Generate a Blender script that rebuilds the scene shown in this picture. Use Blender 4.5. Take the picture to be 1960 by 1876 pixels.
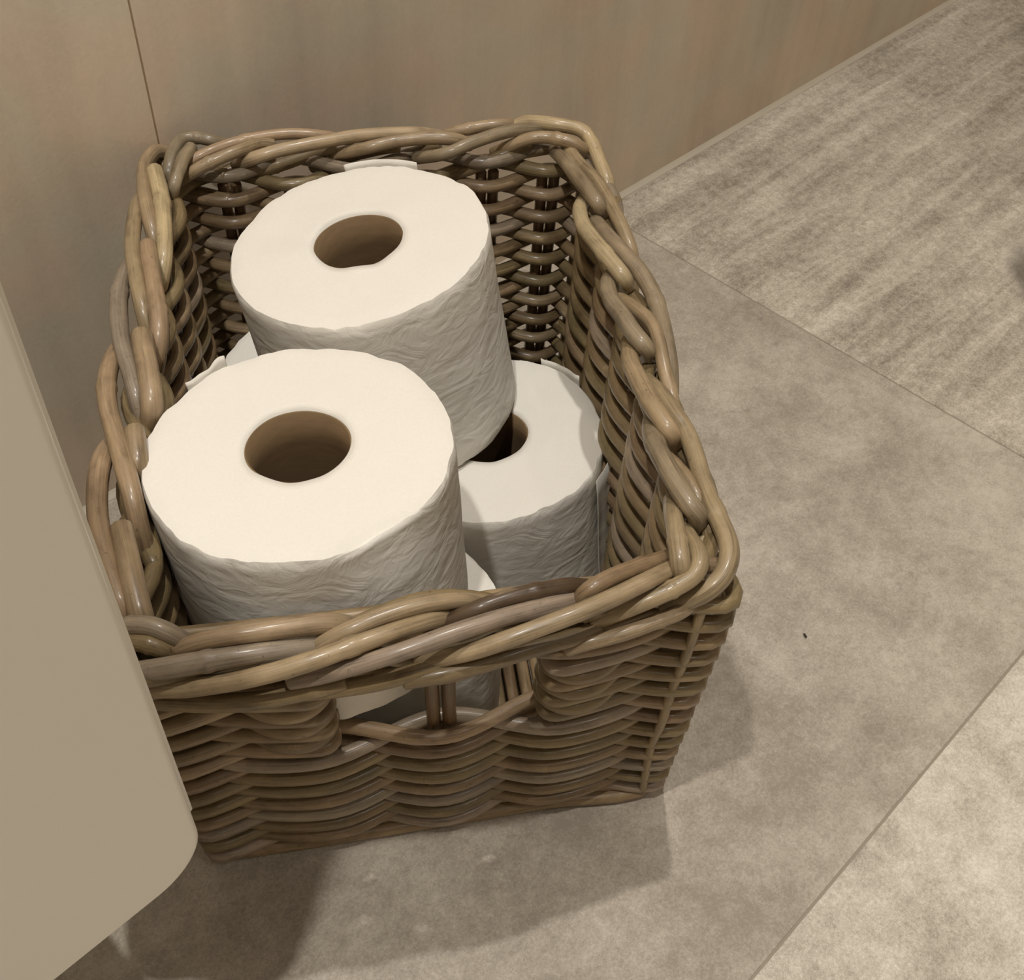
import bpy, bmesh, math, random
from mathutils import Vector, Matrix, noise

random.seed(7)
for o in list(bpy.data.objects):
    bpy.data.objects.remove(o, do_unlink=True)
SC = bpy.context.scene
COL = SC.collection

# ------------------------------------------------------------------ camera
CAM_Z = 0.5035
F_PX = 2210.67
PIT, ROL = 0.8385, 0.0556
FW = Vector((0, math.cos(PIT), -math.sin(PIT)))
_r0 = Vector((1, 0, 0))
_u0 = _r0.cross(FW)
RT = _r0 * math.cos(ROL) + _u0 * math.sin(ROL)
UP = -_r0 * math.sin(ROL) + _u0 * math.cos(ROL)
cam_d = bpy.data.cameras.new('camera')
cam_d.sensor_fit = 'HORIZONTAL'
cam_d.sensor_width = 36.0
cam_d.lens = F_PX / 1960.0 * 36.0
cam_d.clip_start = 0.01
cam = bpy.data.objects.new('camera', cam_d)
COL.objects.link(cam)
cam.matrix_world = Matrix(((RT.x, UP.x, -FW.x, 0), (RT.y, UP.y, -FW.y, 0),
                           (RT.z, UP.z, -FW.z, CAM_Z), (0, 0, 0, 1)))
SC.camera = cam


def un(px, py, z):
    """where the thing seen at a photo pixel stands when it is z above the floor"""
    d = FW + RT * ((px - 980) / F_PX) - UP * ((py - 938) / F_PX)
    return Vector((0, 0, CAM_Z)) + d * ((z - CAM_Z) / d.z)


# ------------------------------------------------------------------ room frame
W_AZ = 0.8322                       # direction of the back wall
TD = Vector((math.cos(W_AZ), math.sin(W_AZ), 0))
ND = Vector((-math.sin(W_AZ), math.cos(W_AZ), 0))
WALL_D = 0.4604


def rm(t, w, z):
    """room coordinates: t along the back wall, w out from it, z up"""
    return TD * t + ND * (WALL_D - w) + Vector((0, 0, z))


# ------------------------------------------------------------------ light
world = bpy.data.worlds.new('world')
SC.world = world
world.use_nodes = True
world.node_tree.nodes['Background'].inputs[0].default_value = (1, 0.95, 0.88, 1)
world.node_tree.nodes['Background'].inputs[1].default_value = 0.0
SC.view_settings.view_transform = 'Standard'
SC.view_settings.look = 'None'
SC.view_settings.gamma = 1.0
SC.view_settings.use_curve_mapping = False
SC.view_settings.exposure = 0.0

WARM = (1.0, 0.955, 0.885)


def spot_light(name, t, w, power, angle, rad=0.024, blend=0.6, z=2.37):
    L = bpy.data.lights.new(name, 'SPOT')
    L.energy = power
    L.color = WARM
    L.spot_size = math.radians(angle)
    L.spot_blend = blend
    L.shadow_soft_size = rad
    o = bpy.data.objects.new(name, L)
    COL.objects.link(o)
    o.location = rm(t, w, z)
    return o


spot_light('pendant_lamp', -0.06, 0.355, 14.0, 170, rad=0.013, blend=0.3, z=1.0)
spot_light('ceiling_and_fill_light', 0.40, 0.215, 76, 130)  # the ceiling lamp itself, placed from its cast shadow
for tt in (-0.55, 0.25, 1.0):  # unseen spots added for bounce fill on the cabinet and roll sides
    spot_light('ceiling_and_fill_light', tt, 1.50, 22, 70, rad=0.03)

# ------------------------------------------------------------------ helpers


def link(o, parent=None):
    COL.objects.link(o)
    if parent is not None:
        o.parent = parent
    return o


def mesh_obj(name, verts, faces, mat, parent=None, uv=None, smooth=True, loc=None):
    me = bpy.data.meshes.new(name)
    me.from_pydata([tuple(v) for v in verts], [], faces)
    if uv is not None:
        ul = me.uv_layers.new(name='UVMap')
        i = 0
        for f in faces:
            for k in range(len(f)):
                ul.data[i].uv = uv[i]
                i += 1
    if smooth:
        me.polygons.foreach_set('use_smooth', [True] * len(me.polygons))
    me.materials.append(mat)
    me.update()
    o = bpy.data.objects.new(name, me)
    link(o, parent)
    if loc is not None:
        o.location = loc
    return o


def bm_obj(name, bm, mat, parent=None, smooth=False):
    me = bpy.data.meshes.new(name)
    bm.normal_update()
    bm.to_mesh(me)
    bm.free()
    if smooth:
        me.polygons.foreach_set('use_smooth', [True] * len(me.polygons))
    me.materials.append(mat)
    o = bpy.data.objects.new(name, me)
    return link(o, parent)


def tag(o, label=None, cat=None, group=None, kind=None):
    if label: o['label'] = label
    if cat: o['category'] = cat
    if group: o['group'] = group
    if kind: o['kind'] = kind
    return o


def box_bm(corners_lo, corners_hi, bevel=0.0, seg=2):
    """corners_lo / corners_hi: four world points each, same order"""
    bm = bmesh.new()
    vs = [bm.verts.new(c) for c in list(corners_lo) + list(corners_hi)]
    bm.faces.new(vs[0:4][::-1])
    bm.faces.new(vs[4:8])
    for i in range(4):
        j = (i + 1) % 4
        bm.faces.new((vs[i], vs[j], vs[4 + j], vs[4 + i]))
    bmesh.ops.recalc_face_normals(bm, faces=bm.faces)
    if bevel:
        bmesh.ops.bevel(bm, geom=list(bm.edges), offset=bevel, segments=seg, affect='EDGES', profile=0.6)
    return bm


def room_box(name, t0, t1, w0, w1, z0, z1, mat, parent=None, bevel=0.0):
    lo = [rm(t0, w0, z0), rm(t1, w0, z0), rm(t1, w1, z0), rm(t0, w1, z0)]
    hi = [rm(t0, w0, z1), rm(t1, w0, z1), rm(t1, w1, z1), rm(t0, w1, z1)]
    return bm_obj(name, box_bm(lo, hi, bevel), mat, parent)


# ------------------------------------------------------------------ materials


class NT:
    def __init__(self, name):
        self.m = bpy.data.materials.new(name)
        self.m.use_nodes = True
        self.t = self.m.node_tree
        self.b = self.t.nodes['Principled BSDF']

    def n(self, typ, **kw):
        nd = self.t.nodes.new(typ)
        for k, v in kw.items():
            if k.startswith('i_'):
                key = k[2:].replace('_', ' ')
                nd.inputs[key].default_value = v
            else:
                setattr(nd, k, v)
        return nd

    def l(self, a, b):
        self.t.links.new(a, b)

    def ramp(self, stops, src, interp='LINEAR'):
        r = self.n('ShaderNodeValToRGB')
        r.color_ramp.interpolation = interp
        els = r.color_ramp.elements
        while len(els) > 1:
            els.remove(els[-1])
        els[0].position, els[0].color = stops[0][0], (*stops[0][1], 1) if len(stops[0][1]) == 3 else stops[0][1]
        for pos, c in stops[1:]:
            e = els.new(pos)
            e.color = (*c, 1)
        self.l(src, r.inputs[0])
        return r.outputs[0]

    def noise(self, vec, scale, detail=4, rough=0.55, dist=0.0):
        nd = self.n('ShaderNodeTexNoise')
        nd.inputs['Scale'].default_value = scale
        nd.inputs['Detail'].default_value = detail
        nd.inputs['Roughness'].default_value = rough
        nd.inputs['Distortion'].default_value = dist
        self.l(vec, nd.inputs['Vector'])
        return nd.outputs['Fac']

    def mapping(self, vec, scale=(1, 1, 1), rot=(0, 0, 0), loc=(0, 0, 0)):
        nd = self.n('ShaderNodeMapping')
        nd.inputs['Scale'].default_value = scale
        nd.inputs['Rotation'].default_value = rot
        nd.inputs['Location'].default_value = loc
        self.l(vec, nd.inputs['Vector'])
        return nd.outputs['Vector']

    def mix(self, fac, a, b, mode='MIX'):
        nd = self.n('ShaderNodeMix', data_type='RGBA', blend_type=mode)
        for sock, v in ((nd.inputs[0], fac), (nd.inputs[6], a), (nd.inputs[7], b)):
            if hasattr(v, 'links'):
                self.l(v, sock)
            elif isinstance(v, (int, float)):
                sock.default_value = v
            else:
                sock.default_value = (*v, 1) if len(v) == 3 else v
        return nd.outputs[2]

    def math(self, op, a, b=0.0, clamp=False):
        nd = self.n('ShaderNodeMath', operation=op, use_clamp=clamp)
        for sock, v in ((nd.inputs[0], a), (nd.inputs[1], b)):
            if hasattr(v, 'links'):
                self.l(v, sock)
            else:
                sock.default_value = v
        return nd.outputs[0]

    def bump(self, h, strength, dist, normal=None):
        nd = self.n('ShaderNodeBump')
        nd.inputs['Strength'].default_value = strength
        nd.inputs['Distance'].default_value = dist
        self.l(h, nd.inputs['Height'])
        if normal is not None:
            self.l(normal, nd.inputs['Normal'])
        return nd.outputs['Normal']

    def obj(self):
        return self.n('ShaderNodeTexCoord').outputs['Object']


def g(c, k=1.0):
    """sRGB 0..255 -> linear"""
    return tuple(((v / 255 / 12.92) if v / 255 <= 0.04045 else ((v / 255 + 0.055) / 1.055) ** 2.4) * k for v in c)


def plain(name, col, rough=0.5):
    m = NT(name)
    v = m.obj()
    f = m.noise(v, 40, 3)
    c = m.mix(f, tuple(x * 0.96 for x in col), tuple(min(1, x * 1.03) for x in col))
    m.l(c, m.b.inputs['Base Color'])
    m.b.inputs['Roughness'].default_value = rough
    return m.m


ROOM_ROT = -W_AZ


def concrete(name, dark, mid, light, streak=0.0, seed=0.0, pits=0.0, painted_shadow=None):
    m = NT(name)
    v0 = m.mapping(m.obj(), rot=(0, 0, ROOM_ROT), loc=(seed, seed * 1.7, seed * 0.3))   # x along the wall
    big = m.noise(v0, 5.0, 5, 0.6, 0.4)
    med = m.noise(v0, 22.0, 6, 0.65, 0.2)
    fin = m.noise(v0, 160.0, 5, 0.7)
    grain = m.noise(v0, 620.0, 3, 0.7)
    if streak > 0:
        st = m.noise(m.mapping(v0, scale=(4.5, 55, 30)), 1.0, 6, 0.66, 0.5)
        a = m.math('ADD', m.math('MULTIPLY', big, 0.30), m.math('MULTIPLY', st, streak))
        a = m.math('ADD', a, m.math('MULTIPLY', med, 0.70 - streak))
    else:
        a = m.math('ADD', m.math('MULTIPLY', big, 0.45), m.math('MULTIPLY', med, 0.55))
    spk = m.noise(v0, 1500.0, 2, 0.6)
    a = m.math('ADD', m.math('MULTIPLY', a, 0.50), m.math('MULTIPLY', fin, 0.17))
    a = m.math('ADD', a, m.math('MULTIPLY', grain, 0.18))
    a = m.math('ADD', a, m.math('MULTIPLY', spk, 0.15))
    c = m.ramp([(0.425, dark), (0.50, mid), (0.575, light)], a)
    hgt = m.math('ADD', m.math('MULTIPLY', fin, 0.6), m.math('MULTIPLY', grain, 0.4))
    if pits > 0:
        vo = m.n('ShaderNodeTexVoronoi', feature='F1')
        vo.inputs['Scale'].default_value = 95
        vo.inputs['Randomness'].default_value = 1.0
        m.l(m.mix(0.06, v0, m.n('ShaderNodeTexNoise').outputs['Color'], 'ADD'), vo.inputs['Vector'])
        sel = m.ramp([(0.58, (0, 0, 0)), (0.66, (1, 1, 1))], m.noise(v0, 9.0, 3))
        pit = m.ramp([(0.10, (1, 1, 1)), (0.24, (0, 0, 0))], vo.outputs['Distance'])
        pf = m.math('MULTIPLY', m.math('MULTIPLY', pit, sel), pits)
        c = m.mix(pf, c, tuple(x * 0.62 for x in dark))
        hgt = m.math('SUBTRACT', hgt, pf)
    if painted_shadow is not None:  # soft shadow patch painted into the tile colour
        for (cx, cy, rx, ry, k) in painted_shadow:
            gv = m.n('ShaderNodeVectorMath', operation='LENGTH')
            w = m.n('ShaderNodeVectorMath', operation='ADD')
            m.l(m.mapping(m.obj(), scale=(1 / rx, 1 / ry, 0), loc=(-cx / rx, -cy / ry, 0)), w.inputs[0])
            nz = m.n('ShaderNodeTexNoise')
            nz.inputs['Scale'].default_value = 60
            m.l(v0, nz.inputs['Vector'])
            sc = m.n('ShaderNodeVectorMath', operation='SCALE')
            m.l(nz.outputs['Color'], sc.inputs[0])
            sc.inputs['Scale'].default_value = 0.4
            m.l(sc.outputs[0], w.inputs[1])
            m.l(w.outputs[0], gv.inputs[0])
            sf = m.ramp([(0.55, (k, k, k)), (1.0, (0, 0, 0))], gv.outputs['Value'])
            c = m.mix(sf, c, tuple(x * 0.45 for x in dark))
    m.l(c, m.b.inputs['Base Color'])
    m.b.inputs['Roughness'].default_value = 0.62
    m.b.inputs['Specular IOR Level'].default_value = 0.3
    m.l(m.bump(hgt, 0.55, 0.0007), m.b.inputs['Normal'])
    return m.m


_shadow_at = un(1990, 520, 0)  # centre of the shadow painted on the floor tile
M_TILE_PLAIN = concrete('concrete_tile_plain', g((148, 139, 126)), g((172, 163, 150)), g((196, 188, 175)), 0, 1.3, pits=0.35)
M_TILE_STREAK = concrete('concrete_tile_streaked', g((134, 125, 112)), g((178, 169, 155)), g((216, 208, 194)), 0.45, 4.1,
                         painted_shadow=[(_shadow_at.x, _shadow_at.y, 0.022, 0.055, 0.75)])
M_TILE_PALE = concrete('concrete_tile_pale', g((160, 151, 138)), g((196, 188, 175)), g((224, 217, 204)), 0, 7.7, pits=0.8)
M_GROUT = plain('grout', g((150, 140, 126)), 0.9)
M_SEAL = plain('sealant', g((190, 181, 165)), 0.6)
M_PAINT = plain('stone_paint', g((176, 166, 150)), 0.7)


def wall_mat(name, base, seed):
    m = NT(name)
    v0 = m.mapping(m.obj(), rot=(0, 0, ROOM_ROT), loc=(seed, seed, seed))
    vs = m.noise(m.mapping(v0, scale=(26, 26, 1.6)), 1.0, 5, 0.6, 0.3)
    big = m.noise(v0, 7.0, 4, 0.55, 0.3)
    pat = m.noise(v0, 26.0, 4, 0.55)
    gr = m.noise(v0, 420.0, 3, 0.7)
    a = m.math('ADD', m.math('MULTIPLY', vs, 0.42), m.math('MULTIPLY', big, 0.28))
    a = m.math('ADD', a, m.math('MULTIPLY', pat, 0.16))
    a = m.math('ADD', a, m.math('MULTIPLY', gr, 0.14))
    c = m.ramp([(0.36, tuple(x * 0.84 for x in base)), (0.5, base), (0.64, tuple(x * 1.14 for x in base))], a)
    hue = m.ramp([(0.4, (1.03, 0.985, 0.95)), (0.6, (0.97, 1.01, 1.0))], m.noise(v0, 15.0, 2))
    c = m.mix(1.0, c, hue, 'MULTIPLY')
    m.l(c, m.b.inputs['Base Color'])
    m.b.inputs['Roughness'].default_value = 0.55
    m.b.inputs['Specular IOR Level'].default_value = 0.3
    m.l(m.bump(gr, 0.2, 0.0004), m.b.inputs['Normal'])
    return m.m


M_WALL_A = wall_mat('wall_tile_stone', g((206, 192, 175)), 2.0)
M_WALL_B = wall_mat('wall_tile_stone_light', g((212, 198, 179)), 6.5)


def wicker():
    m = NT('wicker_cane')
    uv = m.n('ShaderNodeTexCoord').outputs['UV']
    oi = m.n('ShaderNodeObjectInfo')
    add = m.n('ShaderNodeVectorMath', operation='ADD')
    m.l(uv, add.inputs[0])
    mul = m.n('ShaderNodeVectorMath', operation='SCALE')
    mul.inputs[0].default_value = (0, 37.0, 11.0)
    m.l(oi.outputs['Random'], mul.inputs['Scale'])
    m.l(mul.outputs[0], add.inputs[1])
    v = add.outputs[0]
    fib = m.noise(m.mapping(v, scale=(26, 38, 1)), 1.0, 4, 0.6)          # lengthwise fibres
    mot = m.noise(m.mapping(v, scale=(2.0, 55, 1)), 1.0, 5, 0.6, 0.4)    # mottling along the rod
    spk = m.noise(m.mapping(v, scale=(9, 420, 1)), 1.0, 3, 0.7)
    base = oi.outputs['Color']
    k = m.math('ADD', m.math('MULTIPLY', fib, 0.5), m.math('MULTIPLY', mot, 0.65))
    shade = m.ramp([(0.36, (0.44, 0.41, 0.37)), (0.55, (0.97, 0.97, 0.96)), (0.76, (1.40, 1.38, 1.34))], k)
    c = m.mix(1.0, base, shade, 'MULTIPLY')
    blot = m.ramp([(0.60, (0, 0, 0)), (0.74, (0.55, 0.55, 0.55))], mot)
    c = m.mix(blot, c, g((168, 150, 122)))
    dk = m.ramp([(0.64, (0, 0, 0)), (0.74, (0.6, 0.6, 0.6))], spk)
    c = m.mix(dk, c, g((70, 54, 36)))
    m.l(c, m.b.inputs['Base Color'])
    r = m.ramp([(0.3, (0.33, 0.33, 0.33)), (0.7, (0.58, 0.58, 0.58))], mot)
    m.l(r, m.b.inputs['Roughness'])
    m.b.inputs['Specular IOR Level'].default_value = 0.42
    m.b.inputs['Coat Weight'].default_value = 0.32
    m.b.inputs['Coat Roughness'].default_value = 0.20
    m.l(m.bump(m.math('ADD', fib, m.math('MULTIPLY', spk, 0.4)), 0.35, 0.0006), m.b.inputs['Normal'])
    return m.m


M_WICK = wicker()


def paper(name, side):
    m = NT(name)
    v = m.obj()
    uv = m.n('ShaderNodeTexCoord').outputs['UV']
    fine = m.noise(v, 900, 3, 0.6)
    c = m.mix(fine, g((222, 218, 209)), g((231, 227, 219)))
    m.l(c, m.b.inputs['Base Color'])
    m.b.inputs['Roughness'].default_value = 0.9
    m.b.inputs['Specular IOR Level'].default_value = 0.1
    if side:
        nz = m.n('ShaderNodeTexNoise')
        nz.inputs['Scale'].default_value = 1.4
        warp = m.mapping(uv, scale=(20, 4.2, 1), rot=(0, 0, 0.35))
        wr = m.noise(warp, 1.0, 3, 0.5, 1.6)
        vo = m.n('ShaderNodeTexVoronoi', feature='SMOOTH_F1')
        vo.inputs['Scale'].default_value = 1.0
        m.l(m.mapping(uv, scale=(40, 13, 1)), vo.inputs['Vector'])
        n1 = m.bump(wr, 0.26, 0.0030)
        n2 = m.bump(vo.outputs['Distance'], 0.18, 0.0014, n1)
        n3 = m.bump(fine, 0.12, 0.0004, n2)
        m.l(n3, m.b.inputs['Normal'])
    else:
        ln = m.n('ShaderNodeVectorMath', operation='LENGTH')
        m.l(m.mapping(v, scale=(1, 1, 0)), ln.inputs[0])
        rings = m.math('SINE', m.math('MULTIPLY', ln.outputs['Value'], 5200.0))
        soft = m.noise(v, 28, 3, 0.5)
        n1 = m.bump(soft, 0.45, 0.003)
        n2 = m.bump(m.math('ADD', m.math('MULTIPLY', rings, 0.12), fine), 0.14, 0.0004, n1)
        m.l(n2, m.b.inputs['Normal'])
    return m.m


M_PAPER_SIDE = paper('tissue_paper_side', True)
M_PAPER_END = paper('tissue_paper_end', False)


def card():
    m = NT('grey_cardboard')
    v = m.obj()
    f = m.noise(m.mapping(v, scale=(120, 120, 420), rot=(0.3, 0.1, 0)), 1.0, 4, 0.6)
    m.l(m.mix(f, g((100, 80, 54)), g((130, 106, 76))), m.b.inputs['Base Color'])
    m.b.inputs['Roughness'].default_value = 0.85
    return m.m


M_CARD = card()


def lacquer():
    m = NT('white_lacquer')
    v = m.obj()
    f = m.noise(v, 700, 2)
    m.l(m.mix(m.noise(v, 9, 3), g((236, 232, 223)), g((242, 238, 230))), m.b.inputs['Base Color'])
    m.b.inputs['Roughness'].default_value = 0.42
    m.l(m.bump(f, 0.05, 0.0004), m.b.inputs['Normal'])
    return m.m


M_LACQ = lacquer()

# ------------------------------------------------------------------ the room
T0, T1 = -1.15, 1.45
W1 = 1.75
J1_T, J2_W = 0.583, 0.4239          # the two floor joints
GAP = 0.0011
floor = room_box('floor', T0, T1, 0, W1, -0.03, -0.0005, M_GROUT)
tag(floor, kind='structure')


def floor_tile(t0, t1, w0, w1, mat):
    room_box('tile', t0 + GAP / 2, t1 - GAP / 2, w0 + GAP / 2, w1 - GAP / 2, -0.0085, 0.0, mat, floor, 0.0005)


TL = 0.60
mats = [M_TILE_PLAIN, M_TILE_STREAK, M_TILE_PALE]
rows = [(0.0, J2_W), (J2_W, J2_W + TL), (J2_W + TL, J2_W + 2 * TL), (J2_W + 2 * TL, W1)]
for ri, (w0, w1) in enumerate(rows):
    edges = [T0] + [e for e in (J1_T - 2 * TL, J1_T - TL, J1_T, J1_T + TL) if T0 + .02 < e < T1 - .02] + [T1]
    for ci in range(len(edges) - 1):
        if ri == 0:
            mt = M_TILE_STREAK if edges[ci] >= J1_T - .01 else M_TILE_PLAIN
        else:
            mt = M_TILE_PALE if (ri + ci) % 2 else mats[(ri + ci) % 3]
            if ri == 1 and edges[ci] <= 0.5: mt = M_TILE_PALE
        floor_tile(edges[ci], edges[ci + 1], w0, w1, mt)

M_WGROUT = plain('wall_grout', g((158, 136, 110)), 0.9)
wall_back = room_box('wall_back', T0, T1, -0.10, -0.0006, -0.03, 2.4, M_WGROUT)
tag(wall_back, kind='structure')
SEAM_T = 0.2405
for (a, b, mt) in ((T0, SEAM_T, M_WALL_B), (SEAM_T, T1, M_WALL_A)):
    for (z0, z1) in ((0.002, 1.20), (1.20, 2.4)):
        room_box('tile', a + 0.0005, b - 0.0005, -0.0060, 0.0, z0, z1 - 0.0008, mt, wall_back, 0.0004)
# sealant bead along the foot of the wall
bead = bmesh.new()
sec = [(0.0, 0.0), (0.0040, 0.0), (0.0032, 0.0009), (0.0018, 0.0019), (0.0008, 0.0030), (0.0, 0.0040)]
ring = [[bead.verts.new(rm(t, w, z - 0.0004)) for (w, z) in sec] for t in [T0 + (T1 - T0) * i / 40 for i in range(41)]]
for a, b in zip(ring[:-1], ring[1:]):
    for i in range(len(sec) - 1):
        bead.faces.new((a[i], b[i], b[i + 1], a[i + 1]))
bead.faces.new(ring[0]); bead.faces.new(ring[-1][::-1])
bmesh.ops.recalc_face_normals(bead, faces=bead.faces)
tag(bm_obj('trim_1', bead, M_SEAL, None, True), kind='structure')
tag(room_box('wall_front', T0, T1, W1, W1 + 0.1, -0.03, 2.4, M_PAINT), kind='structure')
tag(room_box('wall_left', T0 - 0.1, T0, -0.1, W1 + 0.1, -0.03, 2.4, M_PAINT), kind='structure')
tag(room_box('wall_right', T1, T1 + 0.1, -0.1, W1 + 0.1, -0.03, 2.4, M_PAINT), kind='structure')
tag(room_box('ceiling', T0 - 0.1, T1 + 0.1, -0.1, W1 + 0.1, 2.4, 2.5, M_PAINT), kind='structure')

# ------------------------------------------------------------------ white wall cabinet
CT, CW, CZ0, CZ1 = 0.0524, 0.2955, 0.160, 0.43
cab = bpy.data.objects.new('wall_cabinet', None)
COL.objects.link(cab)
cab.location = rm(CT - 0.24, 0.0, CZ0)
tag(cab, 'white wall-hung cabinet with a rounded front corner, left of the wicker basket', 'cabinet')


def cab_prism(name, outline, w0, w1, bevel, mat):
    """outline in (t, z), extruded between two distances from the wall"""
    bm = bmesh.new()
    off = cab.location
    a = [bm.verts.new(rm(t, w0, z) - off) for t, z in outline]
    b = [bm.verts.new(rm(t, w1, z) - off) for t, z in outline]
    bm.faces.new(a); bm.faces.new(b[::-1])
    n = len(outline)
    for i in range(n):
        j = (i + 1) % n
        bm.faces.new((a[i], b[i], b[j], a[j]))
    bmesh.ops.recalc_face_normals(bm, faces=bm.faces)
    if bevel:
        es = [e for e in bm.edges if all(v in set(b) for v in e.verts)]
        bmesh.ops.bevel(bm, geom=es, offset=bevel, segments=4, affect='EDGES', profile=0.5)
    o = bm_obj(name, bm, mat, cab, True)
    md = o.modifiers.new('wn', 'WEIGHTED_NORMAL')
    md.keep_sharp = True
    return o


def rounded_rect(t0, t1, z0, z1, r, n=10):
    pts = []
    for (ct, cz, a0) in ((t1 - r, z0 + r, -90), (t1 - r, z1 - r, 0), (t0 + r, z1 - r, 90), (t0 + r, z0 + r, 180)):
        for i in range(n + 1):
            a = math.radians(a0 + 90 * i / n)
            pts.append((ct + r * math.cos(a), cz + r * math.sin(a)))
    return pts


cab_prism('door', rounded_rect(CT - 0.48, CT, CZ0, CZ1, 0.018), CW - 0.0060, CW, 0.0022, M_LACQ)
cab_prism('carcass', rounded_rect(CT - 0.477, CT + 0.0022, CZ0 + 0.020, CZ1 - 0.004, 0.001, 2), 0.0005, CW - 0.0062, 0.0, M_LACQ)

# ------------------------------------------------------------------ basket
H = 0.196
BC = Vector((-0.04934, 0.36625, 0))
CB, SB = 0.98129, 0.19254


def bl2w(u, v, z):
    return Vector((BC.x + CB * u - SB * v, BC.y + SB * u + CB * v, z))


TOPQ = {'fl': (-0.1035, -0.1465), 'fr': (0.0965, -0.1420), 'br': (0.1040, 0.1300), 'bl': (-0.0990, 0.1310)}
BOTQ = {'fl': (-0.0945, -0.1265), 'fr': (0.0985, -0.1180), 'br': (0.1000, 0.1240), 'bl': (-0.0960, 0.1240)}
NSEG = [('fl', 'bl', [k / 7 for k in range(7)]), ('bl', 'br', [0, .13, .285, .44, .60, .755, .91]),
        ('br', 'fr', [k / 6 for k in range(6)]), ('fr', 'fl', [0, .25, .49, .74])]
STK = []                               # (bottom uv, top uv, outward normal, corner?)
for (a, b, fr_) in NSEG:
    for i, k in enumerate(fr_):
        tb = [TOPQ[a][j] * (1 - k) + TOPQ[b][j] * k for j in (0, 1)]
        bb = [BOTQ[a][j] * (1 - k) + BOTQ[b][j] * k for j in (0, 1)]
        d = Vector((TOPQ[b][0] - TOPQ[a][0], TOPQ[b][1] - TOPQ[a][1])).normalized()
        nrm = Vector((-d.y, d.x))
        if i == 0:
            prev = {'fl': ('fr', 'fl'), 'bl': ('fl', 'bl'), 'br': ('bl', 'br'), 'fr': ('br', 'fr')}[a]
            d0 = Vector((TOPQ[prev[1]][0] - TOPQ[prev[0]][0], TOPQ[prev[1]][1] - TOPQ[prev[0]][1])).normalized()
            nrm = (nrm + Vector((-d0.y, d0.x))).normalized()
        STK.append((bb, tb, nrm, i == 0, d))
NS = len(STK)                          # 24; the front stakes are 20 (corner), 21, 22, 23

basket = bpy.data.objects.new('wicker_basket', None)
COL.objects.link(basket)
basket.location = BC
tag(basket, 'rectangular woven wicker basket with a handle gap, holding toilet paper rolls', 'basket')


def catmull(pts, per):
    out = []
    n = len(pts)
    for i in range(n - 1):
        p0 = pts[max(i - 1, 0)]; p1 = pts[i]; p2 = pts[i + 1]; p3 = pts[min(i + 2, n - 1)]
        for k in range(per):
            s = k / per
            s2, s3 = s * s, s * s * s
            q = []
            for c in range(4):
                a, b, cc, dd = p0[c], p1[c], p2[c], p3[c]
                q.append(0.5 * ((2 * b) + (-a + cc) * s + (2 * a - 5 * b + 4 * cc - dd) * s2 + (-a + 3 * b - 3 * cc + dd) * s3))
            out.append(q)
    out.append(list(pts[-1]))
    return out


def tube(name, ctrl, color, parent=basket, per=6, sides=10, wob=0.06, node_at=None, off=BC, taper=0.0):
    """ctrl: list of (x, y, z, r). a cane swept along the curve, cut square at both ends"""
    path = catmull([tuple(c) for c in ctrl], per)
    P = [Vector(q[:3]) for q in path]
    R = [q[3] for q in path]
    n = len(P)
    sd = random.uniform(0, 100)
    L = [0.0]
    for i in range(1, n):
        L.append(L[-1] + (P[i] - P[i - 1]).length)
    tg = [(P[min(i + 1, n - 1)] - P[max(i - 1, 0)]).normalized() for i in range(n)]
    ref = Vector((0, 0, 1)) if abs(tg[0].z) < 0.9 else Vector((1, 0, 0))
    nv = (ref - tg[0] * ref.dot(tg[0])).normalized()
    rings = []
    for i in range(n):
        nv = (nv - tg[i] * nv.dot(tg[i])).normalized()
        bv = tg[i].cross(nv)
        r = R[i] * (1 + wob * noise.noise(Vector((sd, L[i] * 28, 0))))
        if taper:
            r *= 1 - taper * L[i] / L[-1]
        if node_at is not None:
            dd = abs(L[i] / L[-1] - node_at)
            if dd < 0.02: r *= 1.10
        rings.append([P[i] + nv * (math.cos(a) * r) + bv * (math.sin(a) * r) - off
                      for a in [2 * math.pi * k / sides for k in range(sides)]])
    # rounded-off cut ends
    def cap(ring, c, t, s):
        return [c + (v - c) * 0.80 + t * s for v in ring]
    c0, c1 = P[0] - off, P[-1] - off
    rings = [cap(rings[0], c0, tg[0], -R[0] * 0.18)] + rings + [cap(rings[-1], c1, tg[-1], R[-1] * 0.18)]
    LL = [0.0] + L + [L[-1]]
    verts = [v for rg in rings for v in rg]
    faces, uv = [], []
    m = len(rings)
    for i in range(m - 1):
        for k in range(sides):
            k2 = (k + 1) % sides
            faces.append((i * sides + k, i * sides + k2, (i + 1) * sides + k2, (i + 1) * sides + k))
            ua, ub = k / sides, (k + 1) / sides
            uv += [(ua, LL[i]), (ub, LL[i]), (ub, LL[i + 1]), (ua, LL[i + 1])]
    faces.append(tuple(range(sides))[::-1])
    uv += [(k / sides, 0.0) for k in range(sides)]
    faces.append(tuple((m - 1) * sides + k for k in range(sides)))
    uv += [(k / sides, LL[-1]) for k in range(sides)]
    o = mesh_obj(name, verts, faces, M_WICK, parent, uv)
    for pidx in (-1, -2):
        o.data.polygons[pidx].use_smooth = False
    o.color = (*color, 1)
    return o


TAN, BROWN, GREY, PALE, DARK = g((160, 139, 110)), g((138, 117, 89)), g((150, 136, 118)), g((184, 164, 131)), g((88, 71, 53))
ROSE = g((148, 131, 107))
OLIVE = g((134, 116, 84))


def jit(c, k=0.10):
    s = 1 + random.uniform(-k, k)
    return tuple(x * s * (1 + random.uniform(-0.03, 0.03)) for x in c)


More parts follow.
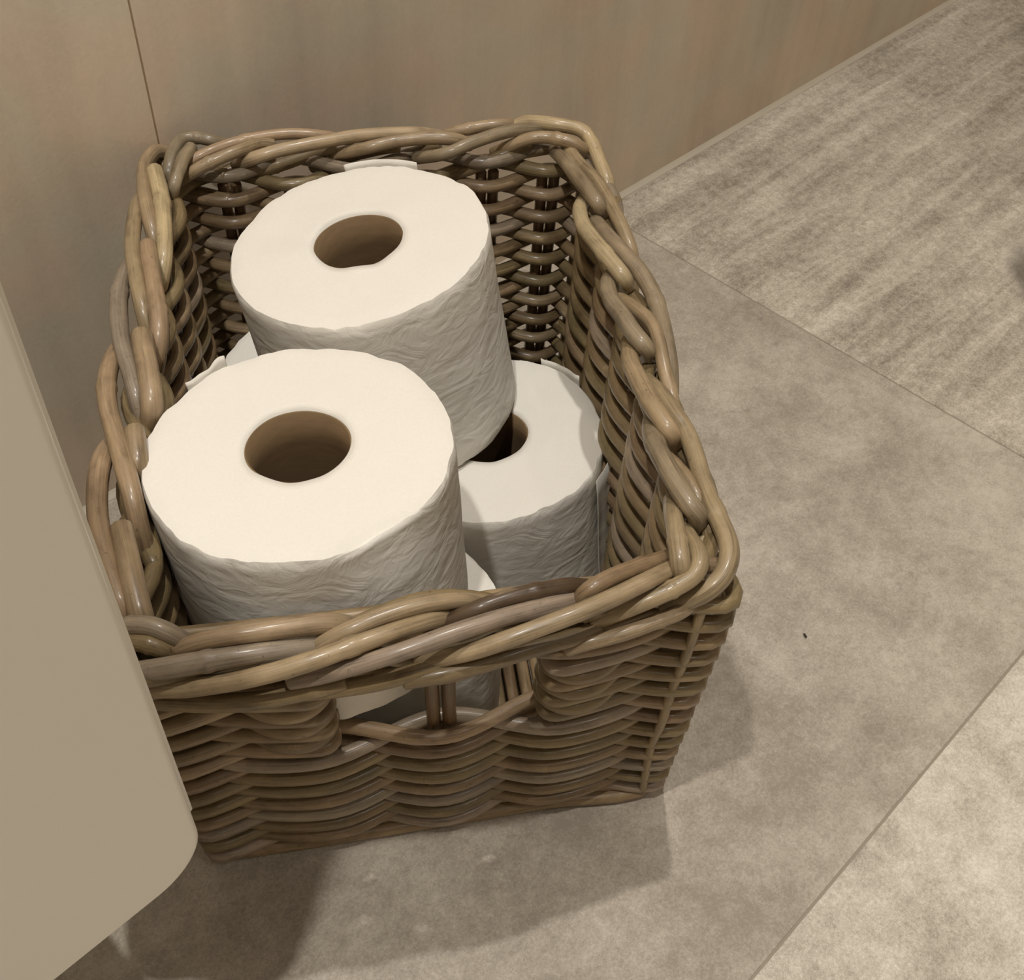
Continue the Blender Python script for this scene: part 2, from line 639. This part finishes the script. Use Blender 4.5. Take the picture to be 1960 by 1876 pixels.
def stake_pt(i, z, sgn, amp):
    bb, tb, nrm, corner, d = STK[i % NS]
    k = z / H
    k = k + 0.0 * k
    u = bb[0] * (1 - k) + tb[0] * k
    v = bb[1] * (1 - k) + tb[1] * k
    a = amp * sgn * (1.15 if corner else 1.0)
    return u + nrm.x * a, v + nrm.y * a


# stakes
for i in range(NS):
    bb, tb, nrm, corner, d = STK[i]
    offs = (0.0,) if corner else (-0.0031, 0.0031)
    for s in offs:
        r = 0.0031 if corner else 0.0028
        pts = []
        for z in (0.003, 0.06, 0.12, H - 0.016):
            u, v = stake_pt(i, z, 0, 0)
            w = bl2w(u + d.x * s, v + d.y * s, z)
            pts.append((w.x, w.y, w.z, r))
        tube('stake', pts, jit(g((104, 80, 54)) if not corner else TAN), per=3, sides=8)

# weavers
ROW0, PITCH, NROW = 0.0105, 0.0066, 28
RW, AMP = 0.0032, 0.0066
HOLE = (0.1080, 0.1555)
for rrow in range(NROW):
    z = ROW0 + rrow * PITCH
    in_hole = HOLE[0] < z < HOLE[1]

    def pt(i, dz=0.0, sgn=None):
        sg = (1 if (i + rrow) % 2 == 0 else -1) if sgn is None else sgn
        zz = z + dz + random.uniform(-0.0005, 0.0005)
        u, v = stake_pt(i, zz, sg, AMP)
        w = bl2w(u, v, zz)
        return (w.x, w.y, w.z, RW * random.uniform(0.95, 1.06))

    def around(i, toward, first):
        """the rod doubles back round the last stake beside the handle gap"""
        sg = 1 if (i + rrow) % 2 == 0 else -1
        bb, tb, nrm, corner, d = STK[i % NS]
        seq = []
        run = [(0.0072 * toward, 0.0), (0.0, -sg)]
        run += [(-0.016 * toward, -sg * 0.75)] if sg > 0 else [(-0.012 * toward, 0.8), (-0.026 * toward, -0.6), (-0.036 * toward, -0.8)]
        for q, (dt, sd_) in enumerate(run):
            zz = z - 0.0008 * q
            u, v = stake_pt(i, zz, sd_, AMP)
            u += d.x * dt; v += d.y * dt
            w = bl2w(u, v, zz)
            seq.append((w.x, w.y, w.z, RW * 1.02))
        return seq[::-1] if first else seq

    if in_hole:
        seqs = []
        idx = list(range(23, 23 + NS - 1))          # stake 23 round to stake 21 of the next lap
        mid = random.randint(28, 36)
        a = around(23, -1, True) + [pt(i) for i in idx if i <= mid + 1]
        b = [pt(i) for i in idx if i >= mid] + around(21, 1, False)
        seqs = [a, b]
    else:
        c0 = random.choice([1, 2, 3, 7, 9, 10])
        c1 = random.choice([13, 14, 15, 16])
        seqs = [[pt(i) for i in range(c0, c1 + 2)], [pt(i) for i in range(c1, c0 + NS + 2)]]
    for sq in seqs:
        tube('weaver', sq, jit(tuple(x * 0.84 for x in random.choice([TAN, BROWN, OLIVE, OLIVE, GREY, BROWN])), 0.12), per=8, sides=10)

# the corner cane that lies over the weave at the near right corner
pts = []
for z in (0.182, 0.15, 0.12, 0.09, 0.06, 0.03, 0.010):
    u, v = stake_pt(20, z, 0, 0)
    w = bl2w(u - 0.0060 + 0.004 * max(0.0, 0.05 - z) / 0.05, v - 0.0072 - 0.0007 * math.sin(z * 90), z)
    pts.append((w.x, w.y, w.z, 0.0020))
tube('stake', pts, jit(OLIVE), per=6, sides=10)

# foot rods round the bottom edge
for (z, out, r) in ((0.0042, 0.0035, 0.0036), (0.0095, -0.001, 0.0032)):
    pts = []
    for i in range(0, NS + 1):
        u, v = stake_pt(i, z, 1, out)
        w = bl2w(u, v, z)
        pts.append((w.x, w.y, w.z, r))
    tube('weaver', pts, jit(BROWN), per=5, sides=10)
# base rods
for k in range(27):
    u = -0.0915 + 0.0071 * k
    pts = []
    for v in (-0.114, -0.05, 0.03, 0.121):
        w = bl2w(u, v, 0.0075 + random.uniform(-0.0004, 0.0004))
        pts.append((w.x, w.y, w.z, 0.0032))
    tube('base_rod', pts, jit(BROWN), per=2, sides=8)

# border: every cane of the braided rim, with its own run, height and thickness
RIM = [
    # right side: bent stake ends that run up from the inside, and the outer strands
    ('I', ROSE, .0040, [(1061, 288, -6), (1085, 312, 2), (1106, 340, 5), (1130, 369, 5), (1147, 394, 3), (1152, 416, -8), (1150, 440, -24)]),
    ('O', TAN, .0038, [(1085, 282, -2), (1110, 315, 4), (1140, 345, 4), (1165, 385, 3), (1188, 430, 1), (1206, 475, -3), (1211, 510, -9)]),
    ('O', PALE, .0042, [(985, 244, 1), (1010, 234, 4), (1060, 238, 6), (1108, 247, 5), (1130, 268, 2), (1148, 310, -2), (1162, 348, -6), (1164, 382, -13)]),
    ('I', PALE, .0042, [(1122, 378, -12), (1110, 400, -1), (1117, 432, 4), (1141, 465, 6), (1168, 498, 6), (1193, 530, 4), (1201, 553, -7), (1199, 580, -24)]),
    ('O', ROSE, .0044, [(1140, 426, -4), (1170, 460, 3), (1200, 492, 4), (1228, 525, 3), (1248, 560, 1), (1262, 600, -1), (1273, 650, -3), (1281, 705, -6), (1282, 755, -13)]),
    ('I', ROSE, .0042, [(1174, 518, -12), (1163, 545, -1), (1171, 577, 4), (1192, 606, 6), (1213, 637, 6), (1234, 664, 4), (1243, 688, -7), (1241, 716, -24)]),
    ('O', TAN, .0035, [(1185, 570, -5), (1222, 594, 2), (1247, 618, 3), (1260, 648, 2), (1267, 682, 0), (1275, 720, -3), (1286, 762, -6), (1291, 815, -11)]),
    ('I', TAN, .0042, [(1206, 652, -10), (1206, 690, 1), (1217, 717, 4), (1243, 767, 6), (1268, 805, 6), (1286, 832, 3), (1290, 855, -9), (1287, 882, -24)]),
    ('O', TAN, .0042, [(1235, 728, -6), (1265, 757, 2), (1290, 792, 4), (1312, 825, 3), (1330, 868, 2), (1343, 915, 1), (1360, 962, 1), (1380, 1003, 1), (1394, 1040, 1), (1395, 1072, 0), (1382, 1104, -2), (1355, 1130, -5), (1318, 1148, -10), (1270, 1163, -16)]),
    ('I', ROSE, .0043, [(1249, 797, -12), (1247, 825, -1), (1256, 855, 4), (1276, 893, 6), (1298, 932, 6), (1322, 968, 5), (1335, 988, 1), (1331, 1010, -9), (1328, 1036, -24)]),
    ('O', TAN, .0034, [(1276, 876, -4), (1308, 908, 1), (1330, 942, 1), (1345, 977, -2), (1357, 1015, -6), (1362, 1052, -12)]),
    ('I', TAN, .0040, [(1287, 958, -10), (1288, 985, 0), (1294, 1020, 5), (1300, 1060, 6), (1303, 1090, 2), (1303, 1112, -10)]),
    ('C', TAN, .0042, [(1306, 1006, -8), (1322, 1034, 0), (1336, 1056, 4), (1339, 1080, 4), (1325, 1104, 2), (1288, 1127, 0), (1243, 1148, -2), (1190, 1170, -6), (1135, 1191, -12)]),
    ('C', BROWN, .0040, [(1290, 1086, -9), (1345, 1082, -7), (1386, 1082, -8)]),
    ('C', PALE, .0038, [(1340, 1062, -16), (1350, 1036, -7)]),
    # front
    ('F', BROWN, .0041, [(1305, 1060, -8), (1270, 1070, -1), (1218, 1086, 3), (1165, 1108, 5), (1127, 1131, 4), (1109, 1152, -4), (1104, 1172, -18)]),
    ('F', TAN, .0042, [(1300, 1082, -3), (1242, 1110, 4), (1171, 1145, 5), (1101, 1175, 5), (1030, 1202, 3), (960, 1228, 0), (905, 1246, -4), (850, 1259, -9), (800, 1270, -14)]),
    ('F', DARK, .0042, [(1125, 1124, -5), (1085, 1122, 2), (1054, 1127, 4), (1007, 1136, 5), (960, 1149, 5), (915, 1166, 4), (875, 1185, 0), (845, 1203, -6), (822, 1224, -13)]),
    ('F', GREY, .0041, [(1112, 1143, -4), (1065, 1155, 1), (1000, 1172, 3), (942, 1188, 4), (874, 1210, 4), (807, 1234, 3), (740, 1257, 1), (672, 1277, -3), (616, 1292, -7), (555, 1303, -11)]),
    ('F', TAN, .0040, [(928, 1163, -8), (895, 1151, 0), (863, 1150, 3), (807, 1158, 5), (740, 1178, 5), (672, 1205, 4), (625, 1229, 0), (592, 1253, -7)]),
    ('F', TAN, .0042, [(870, 1178, -5), (835, 1185, 0), (807, 1192, 2), (740, 1214, 4), (672, 1238, 4), (605, 1262, 3), (538, 1283, 1), (465, 1301, -2), (391, 1313, -5), (340, 1318, -8), (262, 1316, -12)]),
    ('F', TAN, .0045, [(692, 1205, -8), (650, 1195, 0), (600, 1195, 3), (514, 1207, 5), (440, 1218, 5), (385, 1229, 3), (350, 1244, -2), (330, 1263, -9)]),
    ('F', GREY, .0046, [(645, 1236, -7), (587, 1240, -2), (514, 1248, 1), (440, 1259, 2), (367, 1271, 1), (306, 1281, -1), (238, 1290, -5)]),
    ('F', GREY, .0043, [(196, 1208, -5), (246, 1199, 2), (285, 1199, 4), (318, 1210, 3), (345, 1225, -1), (372, 1242, -8)]),
    ('F', OLIVE, .0043, [(198, 1226, -5), (255, 1228, 0), (293, 1236, 1), (323, 1248, -2), (352, 1263, -7)]),
    ('F', OLIVE, .0043, [(1145, 1204, -14), (1090, 1222, -13), (1030, 1238, -12), (960, 1260, -12), (900, 1277, -13), (840, 1292, -14), (775, 1302, -16)]),
    ('F', OLIVE, .0042, [(960, 1236, -11), (880, 1262, -12), (800, 1285, -13), (720, 1306, -15), (640, 1319, -17), (575, 1326, -19)]),
    ('F', OLIVE, .0042, [(660, 1305, -14), (587, 1323, -16), (514, 1338, -17), (440, 1345, -18), (370, 1345, -19), (280, 1340, -20)]),
    ('F', TAN, .0037, [(1330, 1152, -15), (1300, 1172, -12), (1265, 1186, -12), (1195, 1212, -13), (1124, 1230, -15), (1085, 1242, -19)]),
    # left side
    ('L', TAN, .0042, [(327, 292, -9), (302, 289, 0), (281, 308, 3), (275, 335, 3), (278, 375, 4), (287, 420, 3), (296, 460, -2), (303, 502, -11)]),
    ('L', PALE, .0046, [(296, 326, 4), (303, 352, 5), (310, 387, 5), (314, 435, 4), (314, 490, 1), (308, 535, -6), (300, 566, -15)]),
    ('L', TAN, .0043, [(279, 370, -9), (263, 395, 0), (255, 440, 3), (254, 480, 4), (260, 525, 4), (270, 575, 3), (281, 622, -3), (291, 662, -13)]),
    ('L', TAN, .0046, [(283, 470, 4), (287, 502, 5), (295, 547, 5), (302, 592, 4), (305, 637, 1), (301, 682, -6), (295, 717, -15)]),
    ('L', GREY, .0044, [(253, 503, -9), (237, 528, 0), (228, 570, 3), (228, 620, 4), (236, 668, 4), (249, 713, 3), (262, 762, 0), (274, 808, -9)]),
    ('L', TAN, .0055, [(271, 642, 4), (275, 668, 5), (282, 703, 5), (288, 742, 4), (291, 782, 0), (288, 817, -9)]),
    ('L', TAN, .0046, [(233, 662, -9), (214, 690, 0), (204, 735, 3), (208, 785, 4), (223, 840, 4), (239, 895, 3), (253, 950, 1), (266, 1006, -6), (278, 1058, -15)]),
    ('L', TAN, .0048, [(258, 824, 3), (261, 852, 3), (266, 892, 0), (270, 928, -9)]),
    ('L', TAN, .0046, [(213, 852, -9), (196, 880, 0), (187, 925, 3), (187, 985, 4), (199, 1050, 4), (217, 1110, 3), (237, 1167, 0), (254, 1208, -9)]),
    ('L', TAN, .0050, [(233, 1011, 4), (240, 1047, 5), (250, 1092, 5), (262, 1147, 3), (272, 1187, 0), (281, 1218, -9)]),
    ('L', TAN, .0044, [(194, 1018, -9), (179, 1060, 0), (183, 1120, 3), (204, 1190, 3), (226, 1240, 0), (246, 1272, -7)]),
    # back
    ('B', ROSE, .0043, [(318, 372, -14), (322, 336, -2), (330, 294, 3), (346, 269, 4), (370, 263, 4), (407, 269, 3), (440, 278, -2), (482, 290, -8)]),
    ('B', ROSE, .0044, [(366, 283, 4), (352, 302, 5), (342, 327, 4), (332, 360, 0), (326, 388, -11)]),
    ('B', TAN, .0040, [(358, 312, 0), (395, 293, 3), (440, 276, 4), (493, 263, 5), (557, 256, 5), (620, 260, 3), (672, 270, -4)]),
    ('B', TAN, .0042, [(343, 347, -7), (375, 326, 0), (407, 309, 3), (450, 291, 5), (495, 276, 4), (523, 278, 2)]),
    ('B', PALE, .0046, [(452, 314, -7), (485, 303, 1), (536, 288, 4), (621, 271, 5), (686, 260, 5), (749, 256, 4), (805, 256, 2), (852, 264, -5)]),
    ('B', TAN, .0045, [(636, 298, -7), (700, 284, 2), (761, 270, 4), (822, 264, 5), (871, 267, 4), (899, 278, -3)]),
    ('B', TAN, .0042, [(838, 264, -5), (871, 252, 1), (920, 243, 3), (969, 239, 3), (1012, 244, -3)]),
    ('B', ROSE, .0045, [(797, 302, -7), (835, 298, 0), (865, 290, 3), (900, 275, 5), (945, 259, 6), (994, 248, 6), (1030, 248, 3), (1062, 254, -4)]),
    ('B', TAN, .0047, [(945, 293, -9), (985, 276, 0), (1015, 265, 4), (1050, 263, 5), (1085, 270, 5), (1112, 283, 2), (1122, 300, -7)]),
    ('B', PALE, .0042, [(988, 297, -9), (1010, 291, -8), (1052, 284, -9)]),
    ('B', OLIVE, .0043, [(846, 338, -19), (890, 327, -14), (933, 310, -9), (975, 291, -5), (1012, 275, -3)]),
    ('B', TAN, .0044, [(471, 327, -12), (502, 326, -10), (545, 313, -8), (600, 294, -5), (642, 283, -2)]),
    ('B', OLIVE, .0042, [(348, 354, -15), (400, 337, -13), (450, 321, -11), (492, 308, -9)]),
    ('B', OLIVE, .0042, [(596, 320, -15), (660, 301, -8), (720, 286, -3), (762, 279, 0)]),
    ('B', OLIVE, .0042, [(757, 308, -15), (800, 291, -8), (842, 281, -4)]),
]
KR = {'I': 0.88, 'O': 0.86, 'C': 0.74, 'F': 0.74, 'L': 0.80, 'B': 0.70}
for (kind, colr, r, pts) in RIM:
    ctrl = []
    for (px, py, dz) in pts:
        w = un(px, py, H + dz * 0.001)
        clear = WALL_D - w.dot(ND) - r * KR[kind] - 0.0012
        if clear < 0:                                  # never let a cane run into the wall
            w = w + ND * clear
        ctrl.append((w.x, w.y, w.z, r * KR[kind]))
    tube('border_rod', ctrl, jit(tuple(x * 0.82 for x in colr), 0.08), per=8, sides=14, wob=0.10,
         node_at=random.choice([None, None, 0.35, 0.6]))

for (dv, z, r) in ((0.0020, H - 0.012, .0032), (0.0060, H - 0.018, .0030), (0.0100, H - 0.014, .0028)):  # unseen rods added inside the front rim to stop light leaking through
    ctrl = []
    for k in (0.02, 0.25, 0.5, 0.75, 0.98):
        u = TOPQ['fl'][0] * (1 - k) + TOPQ['fr'][0] * k
        v = TOPQ['fl'][1] * (1 - k) + TOPQ['fr'][1] * k
        w = bl2w(u, v + dv, z + random.uniform(-.001, .001))
        ctrl.append((w.x, w.y, w.z, r))
    tube('border_rod', ctrl, jit(OLIVE, 0.05), per=8, sides=12)

for z in (H - 0.004, H - 0.011):  # rods added round the near left corner to block a lit streak
    ctrl = []
    for (u, v) in ((-0.1105, -0.105), (-0.1125, -0.130), (-0.1110, -0.1490), (-0.1030, -0.1575), (-0.085, -0.1580), (-0.060, -0.1545)):
        w = bl2w(u, v, z)
        ctrl.append((w.x, w.y, w.z, .0032))
    tube('border_rod', ctrl, jit(tuple(x * 0.8 for x in OLIVE), 0.05), per=8, sides=12)

# ------------------------------------------------------------------ toilet rolls


def make_roll(label, top, nrm, R=0.055, rh=0.0188, hgt=0.100, sx=1.0, sy=1.0, rot=0.0, seed=0, dents=(), category='toilet roll'):
    nz = Vector(nrm).normalized()
    base = Vector(top) - nz * hgt
    xa = (Vector((1, 0, 0)) - nz * nz.x).normalized()
    ya = nz.cross(xa)
    M = Matrix(((xa.x, ya.x, nz.x, base.x), (xa.y, ya.y, nz.y, base.y), (xa.z, ya.z, nz.z, base.z), (0, 0, 0, 1)))
    root = bpy.data.objects.new('toilet_roll', None)
    COL.objects.link(root)
    root.matrix_world = M @ Matrix.Rotation(rot, 4, 'Z')
    tag(root, label, category, 'toilet paper rolls in the basket')
    NA = 144
    # profile (r, z): outer wall with softly rounded rims, then the two ends in to the core
    er = 0.0030
    side = [(R - er * 0.3, er * 0.35), (R, er)] + [(R, er + (hgt - 2 * er) * i / 22) for i in range(1, 23)] + [(R - er * 0.3, hgt - er * 0.35)]

    def rad(a, z):
        p = Vector((math.cos(a) * 1.5, math.sin(a) * 1.5, z * 14 + seed * 9.1))
        d = noise.noise(p) * 0.0011 + noise.noise(p * 3.1) * 0.0005
        edge = max(0.0, 1 - min(z, hgt - z) / 0.010)
        d += edge * (noise.noise(Vector((math.cos(a) * 7, math.sin(a) * 7, seed * 3.3 + (5 if z > hgt / 2 else 0)))) * 0.0010)
        for (da, dw, dz0, dzw, amt) in dents:
            k = math.cos(a - da)
            if k > 0:
                d -= amt * math.exp(-((1 - k) / dw) ** 2) * math.exp(-((z - dz0) / dzw) ** 2)
        return d

    def topz(a, r, z):
        k = (r - rh) / (R - rh)
        s = 1 if z > hgt / 2 else -1
        w = noise.noise(Vector((math.cos(a) * 2.0 + seed, math.sin(a) * 2.0, r * 30))) * 0.0012
        w += -0.0013 * math.sin(min(max(k, 0), 1) * math.pi) * 0.6
        if k > 0.93: w += noise.noise(Vector((math.cos(a) * 11, math.sin(a) * 11, seed))) * 0.0007
        for (da, dw, dz0, dzw, amt) in dents:
            kk = math.cos(a - da)
            if kk > 0 and dz0 > hgt * 0.6 and s > 0:
                w -= amt * 0.8 * math.exp(-((1 - kk) / dw) ** 2) * max(0, (k - 0.62) / 0.38)
        return s * w

    verts, faces, uv = [], [], []
    for (r, z) in side:
        for k in range(NA):
            a = 2 * math.pi * k / NA
            rr = r + rad(a, z)
            zz = z + (topz(a, r, z) if (z > hgt - er or z < er) else 0)
            verts.append((rr * math.cos(a) * sx, rr * math.sin(a) * sy, zz))
    ns = len(side)
    for i in range(ns - 1):
        for k in range(NA):
            k2 = (k + 1) % NA
            faces.append((i * NA + k, i * NA + k2, (i + 1) * NA + k2, (i + 1) * NA + k))
            ua, ub = k / NA, (k + 1) / NA
            uv += [(ua, side[i][1] * 20), (ub, side[i][1] * 20), (ub, side[i + 1][1] * 20), (ua, side[i + 1][1] * 20)]
    mesh_obj('outer_sheet', verts, faces, M_PAPER_SIDE, root, uv)
    for (z, nm) in ((hgt - er * 0.35, 'end_face'), (er * 0.35, 'end_face')):
        rs = [R - er * 0.3, R - er * 0.8, R - er * 1.6] + [R - er * 1.6 - (R - er * 1.6 - rh) * i / 9 for i in range(1, 10)]
        verts, faces = [], []
        for r in rs:
            lift = er * 0.35 * (1 - max(0, (r - (R - er * 1.6)) / (er * 1.3))) * (1 if z > hgt / 2 else -1)
            for k in range(NA):
                a = 2 * math.pi * k / NA
                w = (r - rh) / (R - rh)
                rr = r + rad(a, z) * max(0, w)
                verts.append((rr * math.cos(a) * (1 + (sx - 1) * w), rr * math.sin(a) * (1 + (sy - 1) * w), z + lift + topz(a, r, z)))
        # short lip down into the core
        for k in range(NA):
            a = 2 * math.pi * k / NA
            verts.append((rh * math.cos(a), rh * math.sin(a), z - (0.004 if z > hgt / 2 else -0.004)))
        for i in range(len(rs)):
            for k in range(NA):
                k2 = (k + 1) % NA
                q = (i * NA + k, i * NA + k2, (i + 1) * NA + k2, (i + 1) * NA + k)
                faces.append(q if z > hgt / 2 else q[::-1])
        mesh_obj(nm, verts, faces, M_PAPER_END, root)
    # cardboard core
    ro, ri = rh - 0.0001, rh - 0.0008
    z0, z1 = 0.0012, hgt - 0.0012
    pr = [(ro, z0), (ro, z1), (ri, z1)] + [(ri, z1 - (z1 - z0) * i / 6) for i in range(1, 7)]
    verts, faces = [], []
    NC = 64
    for (r, z) in pr:
        for k in range(NC):
            a = 2 * math.pi * k / NC
            w = r * (1 + 0.02 * math.sin(2 * a + seed))
            verts.append((w * math.cos(a), w * math.sin(a), z))
    n = len(pr)
    for i in range(n):
        i2 = (i + 1) % n
        for k in range(NC):
            k2 = (k + 1) % NC
            faces.append((i * NC + k, i * NC + k2, i2 * NC + k2, i2 * NC + k))
    o = mesh_obj('cardboard_core', verts, faces, M_CARD, root)
    o['label'] = 'brown cardboard core tube'
    return root


def loose_sheet(root, R, a0, a1, z0, z1, gap0, gap1, seed=0, rag=0.002, name='loose_sheet'):
    """a torn end of tissue lying round the roll, in the roll's own frame"""
    na, nz_ = 28, 8
    verts, faces = [], []
    for s in (0, 1):
        for i in range(na + 1):
            k = i / na
            a = a0 + (a1 - a0) * k
            zt = z1 + noise.noise(Vector((k * 2.3, seed * 1.37 + .3, 0.4))) * rag * 2
            for j in range(nz_ + 1):
                q = j / nz_
                rr = R + gap0 + (gap1 - gap0) * q + noise.noise(Vector((k * 4, q * 2, seed))) * 0.0008 + 0.00035 * s
                verts.append((rr * math.cos(a), rr * math.sin(a), z0 + (zt - z0) * q))
    st = (na + 1) * (nz_ + 1)
    for i in range(na):
        for j in range(nz_):
            a = i * (nz_ + 1) + j
            q = (a, a + 1, a + nz_ + 2, a + nz_ + 1)
            faces.append(q)
            faces.append(tuple(st + x for x in q[::-1]))
    rim = [i * (nz_ + 1) for i in range(na + 1)] + [na * (nz_ + 1) + j for j in range(1, nz_ + 1)] + \
          [i * (nz_ + 1) + nz_ for i in range(na - 1, -1, -1)] + [j for j in range(nz_ - 1, 0, -1)]
    for i in range(len(rim)):
        a, b = rim[i], rim[(i + 1) % len(rim)]
        faces.append((a, b, st + b, st + a))
    uv = None
    return mesh_obj(name, verts, faces, M_PAPER_END, root)


r_rear = make_roll('upper toilet roll at the back of the basket, leaning to the left',
                   (-0.0722, 0.4097, 0.2035), (-0.150, -0.015, 1), R=0.0572, rh=0.0196, hgt=0.098, seed=1)
loose_sheet(r_rear, 0.0572, math.radians(70), math.radians(104), 0.080, 0.0990, 0.0004, 0.0016, 3, 0.0008)
r_front = make_roll('upper toilet roll at the front of the basket, nearest the camera',
                    (-0.0784, 0.2886, 0.2010), (-0.065, 0.030, 1), R=0.0568, rh=0.0194, hgt=0.095, seed=2,
                    dents=((math.radians(-48), 0.05, 0.090, 0.016, 0.0035),))
loose_sheet(r_front, 0.0568, math.radians(128), math.radians(146), 0.080, 0.0952, 0.0004, 0.0024, 5, 0.0022)
r_right = make_roll('lower toilet roll standing against the right side of the basket',
                    (-0.0122, 0.3880, 0.1110), (-0.13, 0.01, 1), R=0.0560, rh=0.0186, hgt=0.0925, seed=3,
                    dents=((math.radians(8), 0.25, 0.085, 0.06, 0.002),))
loose_sheet(r_right, 0.0560, math.radians(42), math.radians(66), 0.065, 0.0931, 0.0003, 0.0012, 8, 0.0012)
loose_sheet(r_right, 0.0560, math.radians(-30), math.radians(-2), 0.004, 0.088, 0.0003, 0.0022, 9, 0.0008)
_p = bl2w(-0.0385, 0.0745, 0.1105)
r_left = make_roll('lower toilet roll in the back left corner, mostly hidden under the leaning roll',
                   _p, (0.02, 0.0, 1), R=0.0525, rh=0.0185, hgt=0.098, sx=0.86, sy=1.02, rot=math.radians(-25), seed=4)
_p = bl2w(-0.0125, -0.0640, 0.1030)
r_low = make_roll('squashed lower toilet roll under the front roll, its rim showing to the right',
                  _p, (0.0, 0.0, 1), R=0.050, rh=0.0180, hgt=0.091, sx=1.06, sy=0.74, rot=math.radians(-34), seed=5)

# ------------------------------------------------------------------ scrap of thread on the floor
c0 = un(1541, 1218, 0.0006)
bm = bmesh.new()
pth = [(-0.0006, 0.0016, 0.0002), (-0.0002, 0.0008, 0.0006), (0.0, 0.0, 0.0005), (0.0006, -0.0007, 0.0004), (0.0001, -0.0012, 0.0003)]
prev = None
for k, q in enumerate(pth):
    r = 0.00035 if k in (0, len(pth) - 1) else 0.0005
    ring = [bm.verts.new(Vector(q) + Vector((r * math.cos(a), 0.4 * r * math.cos(a), r * math.sin(a)))) for a in (0, 1.05, 2.09, 3.14, 4.19, 5.24)]
    if prev:
        for i in range(6):
            bm.faces.new((prev[i], prev[(i + 1) % 6], ring[(i + 1) % 6], ring[i]))
    else:
        bm.faces.new(ring[::-1])
    prev = ring
bm.faces.new(prev)
bmesh.ops.recalc_face_normals(bm, faces=bm.faces)
th = bm_obj('thread_scrap', bm, plain('dark_thread', g((58, 50, 44)), 0.9), None, True)
th.location = c0
tag(th, 'tiny dark scrap of thread lying on the floor tile right of the basket', 'thread')
